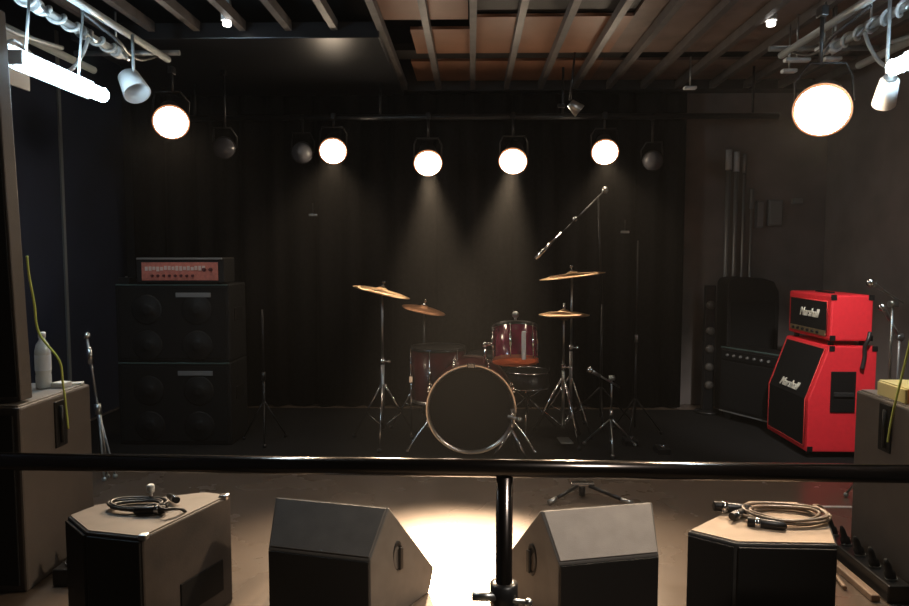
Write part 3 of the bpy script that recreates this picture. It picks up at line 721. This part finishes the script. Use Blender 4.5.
# grey poles hung from clamps with a pipe rack
for i, (px, top, w) in enumerate(((729, 151, .020), (737, 153, .018), (745, 155, .012), (752, 190, .010))):
    p = at(px, top, y=6.17)
    t = thing('upright_pole', ('first', 'second', 'third', 'fourth')[i] + ' grey pole from the left in the cluster above the round-shouldered cabinet', 'pole', (p.x, 6.17, 0), 0, 'grey poles in the right rear corner')
    b = B(); b.cyl((0, 0, 0), (0, 0, p.z), w); b.build('shaft', M_poleg, t)
    b = B(); b.cyl((0, 0, p.z - .16), (0, 0, p.z + .01), w + .006); b.build('clamp', M_whitem if i < 2 else M_poleg, t)  # first two clamps whitened for the tube light on the pole tops
for i, (x0, x1, y0, y1) in enumerate(((756, 762, 201, 228), (768, 781, 200, 226), (792, 802, 198, 204))):
    a = at(x0, y0, y=6.22); c = at(x1, y1, y=6.22)
    t = thing('wall_box', ('narrow grey box on the back wall beside the poles', 'wide grey box on the back wall above the red amplifier', 'tiny grey plate high on the back wall at the right')[i], 'wall box', ((a.x + c.x) / 2, 6.22, (a.z + c.z) / 2))
    b = B(); b.box((0, 0, 0), (c.x - a.x, .06, a.z - c.z), bev=.006); b.build('body', M_panelg, t)
    b = B(); b.box((0, -.032, 0), ((c.x - a.x) * .85, .008, (a.z - c.z) * .88), bev=.002); b.build('cover', M_poleg, t)

# ------------------------------------------------------------ lights on pipes
def aim(o, d):
    o.rotation_euler = Vector(d).to_track_quat('-Z', 'Y').to_euler()
tag(B().cyl((-2.4, 5.62, 2.42), (2.4, 5.62, 2.42), .024, n=16).build('lighting_pipe', M_blackmetal), 'black pipe across the ceiling carrying the small stage lights', 'pipe')
for i, x in enumerate((-2.2, -.72, .72, 2.2)):
    tag(B().cyl((x, 5.62, 2.415), (x, 5.62, 2.72 if x < -.6 else 2.80), .010).build('hanging_rod', M_blackmetal), ('leftmost', 'second from left', 'third from left', 'rightmost')[i] + ' thin rod holding the lighting pipe', 'rod', 'rods of the lighting pipe')
def par(label, px, py, y, r, lens_m, target, pipe_z, lit=True, length=.24, energy=0, col=(1, .745, .49), cone=50, blend=.6):
    p = at(px, py, y=y)
    t = thing('stage_light', label, 'stage light', p, 0, 'round stage lights')
    d = (Vector(target) - p).normalized()
    Q = d.to_track_quat('Z', 'Y').to_matrix().to_4x4()
    b = B(); b.lathe([(r * .5, -length), (r * .62, -length * .96), (r * .75, -length * .6), (r * 1.02, -length * .15), (r * 1.02, .012), (r * .99, .012), (r * .97, -.012), (r * .4, -.02)], Q, 30, cap=False)
    b.lathe([(r * .5, -length - .001), (r * .5, -length)], Q, 20); b.build('can', M_blackmetal, t)
    b = B(); b.lathe([(r * 1.0, -.012), (r * .97, r * .15), (r * .84, r * .4), (r * .6, r * .6), (r * .3, r * .71), (r * .08, r * .74)], Q, 30); b.build('lens', lens_m, t, label='glowing lens' if lit else 'dull grey lens')
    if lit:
        b = B(); b.lathe([(r * 1.0, -.014), (r * 1.07, -.006), (r * 1.09, .006), (r * 1.0, .014)], Q, 36, cap=False); b.build('halo_ring', M_halo, t, label='amber ring glowing as the lamp halo')  # added glowing ring imitates the halo around a lit lens
    # yoke
    b = B(); s = Q @ Vector((r * 1.05, 0, -length * .4)); u = Q @ Vector((-r * 1.05, 0, -length * .4)); top = Vector((0, 0.03, min(pipe_z - p.z - .03, r * 1.9)))
    b.tube([s, s + Vector((0, .02, r)), top + Vector((s.x * .8, 0, 0)), top + Vector((u.x * .8, 0, 0)), u + Vector((0, .02, r)), u], .006, sub=1); b.build('yoke', M_blackmetal, t)
    b = B(); b.cyl(top, (0, .03, pipe_z - p.z), .009); b.box((0, .03, pipe_z - p.z), (.035, .06, .05), bev=.006); b.build('clamp', M_blackmetal, t)
    if lit and energy:
        L = bpy.data.lights.new('stage_beam', 'SPOT'); L.energy = energy; L.color = col; L.spot_size = math.radians(cone); L.spot_blend = blend; L.shadow_soft_size = r * .55
        o = bpy.data.objects.new('stage_beam', L); C.objects.link(o); o.location = p + d * (r * 1.32 + .012); aim(o, d)
    return t
PZ = 2.42
par('lit stage light nearest the fluorescent tube at the left', 171, 122, 4.45, .102, M_lens, (-.6, 1.6, .4), 2.5, energy=120, cone=60)
par('lit small stage light, first on the pipe from the left', 333, 151, 5.55, .100, M_lens, (-.5, 2.3, .2), PZ, energy=480, cone=40)
par('lit small stage light above the dull dark cymbal', 428, 163, 5.55, .103, M_lens, (-.07, 2.62, 0), PZ, energy=3600, cone=28, blend=.9)
par('lit small stage light above the red tom', 513, 161, 5.55, .103, M_lens, (-.07, 2.55, 0), PZ, energy=3600, cone=28, blend=.9)
par('lit small stage light, last on the pipe towards the right', 605, 152, 5.55, .097, M_lens, (.6, 2.3, .2), PZ, energy=480, cone=40)
par('very bright large stage light at the upper right', 822, 110, 3.45, .120, M_lensbig, (.6, 1.7, .9), 2.5, energy=170, cone=110, blend=.8)
par('unlit stage light between the two leftmost lit ones', 224, 148, 5.2, .080, M_lensoff, (-.6, 1.0, 1.2), 2.68, lit=False)
par('unlit stage light just left of the second lit one', 302, 153, 5.6, .085, M_lensoff, (-.6, 1.0, 1.2), PZ, lit=False)
par('unlit stage light right of the last lit small one', 653, 161, 5.6, .078, M_lensoff, (.6, 1.0, 1.2), PZ, lit=False)
# small clamp lamp in the upper middle
p = at(570, 103, y=5.0)
t = thing('clamp_lamp', 'small dark clamp lamp under the timber ceiling boards', 'lamp', p)
b = B(); b.lathe([(.03, 0), (.05, .09), (.046, .09), (.02, .01)], Matrix.Rotation(math.radians(130), 4, 'Y'), cap=False); b.build('shade', M_steel, t)
b = B(); b.cyl((0, 0, .02), (.03, 0, 2.74 - p.z), .008); b.box((-.06, 0, -.02), (.05, .03, .025), bev=.004); b.build('arm', M_blackmetal, t)
# small things in the dark: two brackets at the sides of the rear pipe
for i, (px, py, y) in enumerate(((313, 215, 5.9), (625, 232, 5.9))):
    p = at(px, py, y=y)
    t = thing('hanging_clip', ('small dark clip hanging on the curtain above the left crash', 'small dark clip hanging on the curtain beside the tall thin stand')[i], 'clip', p)
    b = B(); b.box((0, 0, 0), (.07, .02, .02), bev=.004); b.build('body', M_poleg, t)
    b = B(); b.cyl((0, 0, 0), (0, 0, .10), .005); b.build('hook', M_blackmetal, t)
# ceiling small lamps
for i, (px, py) in enumerate(((227, 26), (771, 26))):
    p = at(px, py, z=2.70)
    t = thing('ceiling_lamp', ('tiny glowing ceiling lamp between the joists at the upper left', 'tiny glowing ceiling lamp between the boards at the upper right')[i], 'lamp', p, 0, 'tiny ceiling lamps')
    b = B(); b.lathe([(.022, 0), (.026, .008), (.024, .03)], T(0, 0, -.0)); b.build('bulb', M_led, t)
    b = B(); b.lathe([(.034, .03), (.034, .06), (.01, .06 + (.29 if i == 0 else .04))]); b.build('socket', M_whitem, t)

# fluorescent fixtures
def fluo(label, x, y0, y1, z, s):
    t = thing('fluorescent_fixture', label, 'lamp', (x, (y0 + y1) / 2, z), 0, 'fluorescent fixtures at the stage sides'); L = (y1 - y0) / 2
    b = B(); b.cyl((0, -L, 0), (0, L, 0), .033, n=20); b.build('tube', M_tube, t, label='glowing white tube')
    b = B(); b.cyl((s * -.075, -L, -.01), (s * -.075, L, -.01), .009, n=14); b.build('lower_strip', M_whitem, t)
    b = B(); b.box((s * -.055, 0, .03), (.02, 2 * L + .02, .08), bev=.006); b.build('housing', M_whitem, t)
    for e in (-1, 1):
        b = B(); b.box((s * -.02, e * (L + .008), .01), (.07, .014, .06), bev=.004); b.build('end_cap', M_whitem, t)
    for yy in (-.2, .2):
        b = B(); b.cyl((s * -.055, yy, .06), (s * -.02, yy, 2.5 - z), .006); b.build('hanger', M_pipe, t)
    return t
fluo('glowing fluorescent tube at the upper left', -1.84, 2.88, 3.52, 2.135, 1)
fluo('fluorescent tube at the upper right edge', 1.85, 2.62, 3.18, 2.16, -1)

def pipe(name, x, y0, y1, z, r, m, label, cat='pipe'):
    return tag(B().cyl((x, y0, z), (x, y1, z), r, n=14).build(name, m), label, cat)
for s, w in ((-1, 'left'), (1, 'right')):
    pipe('ceiling_pipe', s * 2.03, 2.3, 4.15, 2.5, .020, M_pipe, 'grey ceiling pipe wrapped in white cable on the %s' % w)
    pipe('ceiling_pipe', s * 1.84, 2.3, 4.3, 2.52, .020, M_pipe, 'grey ceiling pipe directly above the %s fluorescent tube' % w)
    pipe('ceiling_pipe', s * 2.30, 2.5, 4.3, 2.46, .022, M_pipe, 'outermost grey ceiling pipe on the %s' % w)
    tag(B().cyl((s * 1.76, 4.28, 2.555), (s * 2.4, 4.28, 2.555), .016).build('ceiling_pipe', M_poleg), 'short cross pipe over the ends of the %s pipes' % w, 'pipe')
    # wrapped cable
    pts = []
    for i in range(110):
        y = 2.4 + i * .0155; a = i * .8; pts.append((s * 2.03 + .027 * math.cos(a), y, 2.5 + .027 * math.sin(a)))
    cordthing('wrapped_cable', pts, .009, M_white, 'white cable wound around the %s ceiling pipe' % w, 'cable')
    pts = [(s * 2.10, 2.75, 2.46), (s * 2.06, 2.86, 2.36), (s * 1.98, 2.95, 2.22), (s * 1.965, 3.05, 2.26), (s * 1.96, 3.25, 2.20), (s * 1.965, 3.45, 2.24), (s * 1.98, 3.6, 2.36), (s * 2.0, 3.7, 2.47)]
    cordthing('drooping_cable', pts, .010, M_white, 'white cable drooping beside the %s fluorescent tube' % w, 'cable')
    pts = [(s * 2.2, 2.5, 2.46), (s * 2.15, 2.7, 2.38), (s * 2.13, 2.9, 2.40), (s * 2.12, 3.2, 2.37), (s * 2.15, 3.5, 2.40), (s * 2.2, 3.8, 2.45)]
    cordthing('drooping_cable', pts, .012, M_pipe, 'grey cable sagging under the outer %s ceiling pipe' % w, 'cable')
    pts = [(s * 1.86, 3.4, 2.50), (s * 1.80, 3.6, 2.43), (s * 1.84, 3.8, 2.42), (s * 1.86, 4.0, 2.44), (s * 1.84, 4.2, 2.52)]
    cordthing('drooping_cable', pts, .009, M_cable, 'black cable sagging under the inner %s ceiling pipe' % w, 'cable')
    for j, yy in enumerate((2.9, 3.3, 3.7, 4.05)):
        q = thing('pipe_clamp', ('nearest', 'second', 'third', 'farthest')[j] + ' metal clamp on the %s ceiling pipe with wound cable' % w, 'clamp', (s * 2.03, yy, 2.5), 0, '%s pipe clamps' % w)
        b = B(); b.cyl((0, -.02, 0), (0, .02, 0), .034); b.build('collar', M_whitem if j % 2 else M_steel, q)
        b = B(); b.cyl((-s * .03, 0, 0), (-s * .07, 0, -.05), .007); b.cyl((0, 0, .03), (0, 0, .22), .006); b.build('bolt', M_steel, q)
    # white reflector plate between pipe and tube
    tag(B().box((0, 0, 0), (.012, .26, .26), bev=.003).build('hanging_plate', M_whitem if s < 0 else M_pipe, None, (s * 2.25, 3.45, 2.30), (0, 0, 0)), 'pale hanging plate above the %s fluorescent tube' % w, 'plate')
# small white spotlight housings next to the tubes
def housing(label, px, py, y, tgt, r=.055):
    p = at(px, py, y=y); t = thing('small_spotlight', label, 'lamp', p, 0, 'small white spotlight housings')
    Q = (Vector(tgt)).to_track_quat('Z', 'Y').to_matrix().to_4x4()
    b = B(); b.lathe([(r * .55, -.09), (r * .8, -.08), (r, .05), (r * .93, .05), (r * .6, -.06)], Q, 22, cap=False); b.build('housing', M_whitem, t)
    b = B(); b.lathe([(r * .55, -.10), (r * .55, -.085), (r*.2, -.12)], Q, 14); b.build('rear_cap', M_steel, t)
    b = B(); b.cyl((0, 0, .02), (0, 0, 2.5 - p.z), .008); b.build('stem', M_pipe, t)
    return t
housing('small white spotlight housing beside the left fluorescent tube', 134, 87, 3.75, (.55, -.4, -.8), .07)
housing('small white spotlight housing beside the right fluorescent tube', 886, 95, 3.3, (.35, 1.0, -.85), .05)
hp = at(886, 95, y=3.3); L = bpy.data.lights.new('amp_beam', 'SPOT'); L.energy = 110; L.color = (1, .93, .86); L.spot_size = math.radians(48); L.spot_blend = .8; L.shadow_soft_size = .03
o = bpy.data.objects.new('amp_beam', L); C.objects.link(o); o.location = hp + Vector((.02, .06, -.05)); aim(o, (.45, 1.55, -1.6))
for i, (px, py, w, y) in enumerate(((797, 60, .15, 4.3), (832, 59, .10, 4.2), (824, 49, .09, 4.1), (789, 71, .09, 4.5), (690, 88, .09, 5.2))):
    p = at(px, py, y=y)
    t = thing('glint_plate', ('largest white bracket above the very bright stage light', 'white bracket between the bright stage light and right pipes', 'highest of the small white glints at the upper right',
              'thin white bracket just left of the bright stage light', 'faint bracket under the boards, farthest left of the glints')[i], 'glint', p, 0, 'small glint plates under the right ceiling')
    b = B(); b.box((0, 0, 0), (w, .05, .022), bev=.007); b.build('plate', M_whitem, t)  # white plates shaped after glints on lit wires
    b = B(); b.cyl((0, 0, 0), (0, 0, 2.76 - p.z), .006); b.build('stem', M_steel, t)

# ------------------------------------------------------------ added fill light, out of view
def area(name, loc, size, energy, col, d=(0, 0, -1)):
    L = bpy.data.lights.new(name, 'AREA'); L.energy = energy; L.color = col; L.size = size; o = bpy.data.objects.new(name, L); C.objects.link(o); o.location = loc; aim(o, d); return o

L = bpy.data.lights.new('hall_fill', 'SPOT'); L.energy = 190; L.color = (1, .90, .80); L.spot_size = math.radians(44); L.spot_blend = 1; L.shadow_soft_size = .06  # unseen fill added above the hall to brighten the wedge slopes
o = bpy.data.objects.new('hall_fill', L); C.objects.link(o); o.location = (1.3, .9, 2.85); aim(o, Vector((.22, 2.45, .35)) - o.location)

# ------------------------------------------------------------ haze in the air
w = bpy.data.worlds.new('w'); S.world = w; w.use_nodes = True
nt = w.node_tree; bg = nt.nodes.get('Background') or nt.nodes.new('ShaderNodeBackground')
bg.inputs[0].default_value = (0, 0, 0, 1); bg.inputs[1].default_value = 0
vs = nt.nodes.new('ShaderNodeVolumeScatter'); vs.inputs['Density'].default_value = .0011; vs.inputs['Anisotropy'].default_value = .35
vs.inputs['Color'].default_value = (1, 1, 1, 1)
out = nt.nodes.get('World Output'); nt.links.new(vs.outputs[0], out.inputs['Volume'])

# ------------------------------------------------------------ camera
cd = bpy.data.cameras.new('camera'); cd.sensor_width = 36; cd.lens = F / 909 * 36; cd.clip_start = .02
co = bpy.data.objects.new('camera', cd); C.objects.link(co); co.matrix_world = Matrix.Translation(CAM) @ CR.to_4x4(); S.camera = co
vsn = S.view_settings; vsn.view_transform = 'Standard'; vsn.look = 'None'; vsn.exposure = 0; vsn.gamma = 1; vsn.use_curve_mapping = False
S.cycles.use_denoising = True; S.cycles.max_bounces = 6; S.cycles.volume_bounces = 0; S.cycles.sample_clamp_indirect = 4; S.cycles.sample_clamp_direct = 0
S.cycles.caustics_reflective = False; S.cycles.caustics_refractive = False
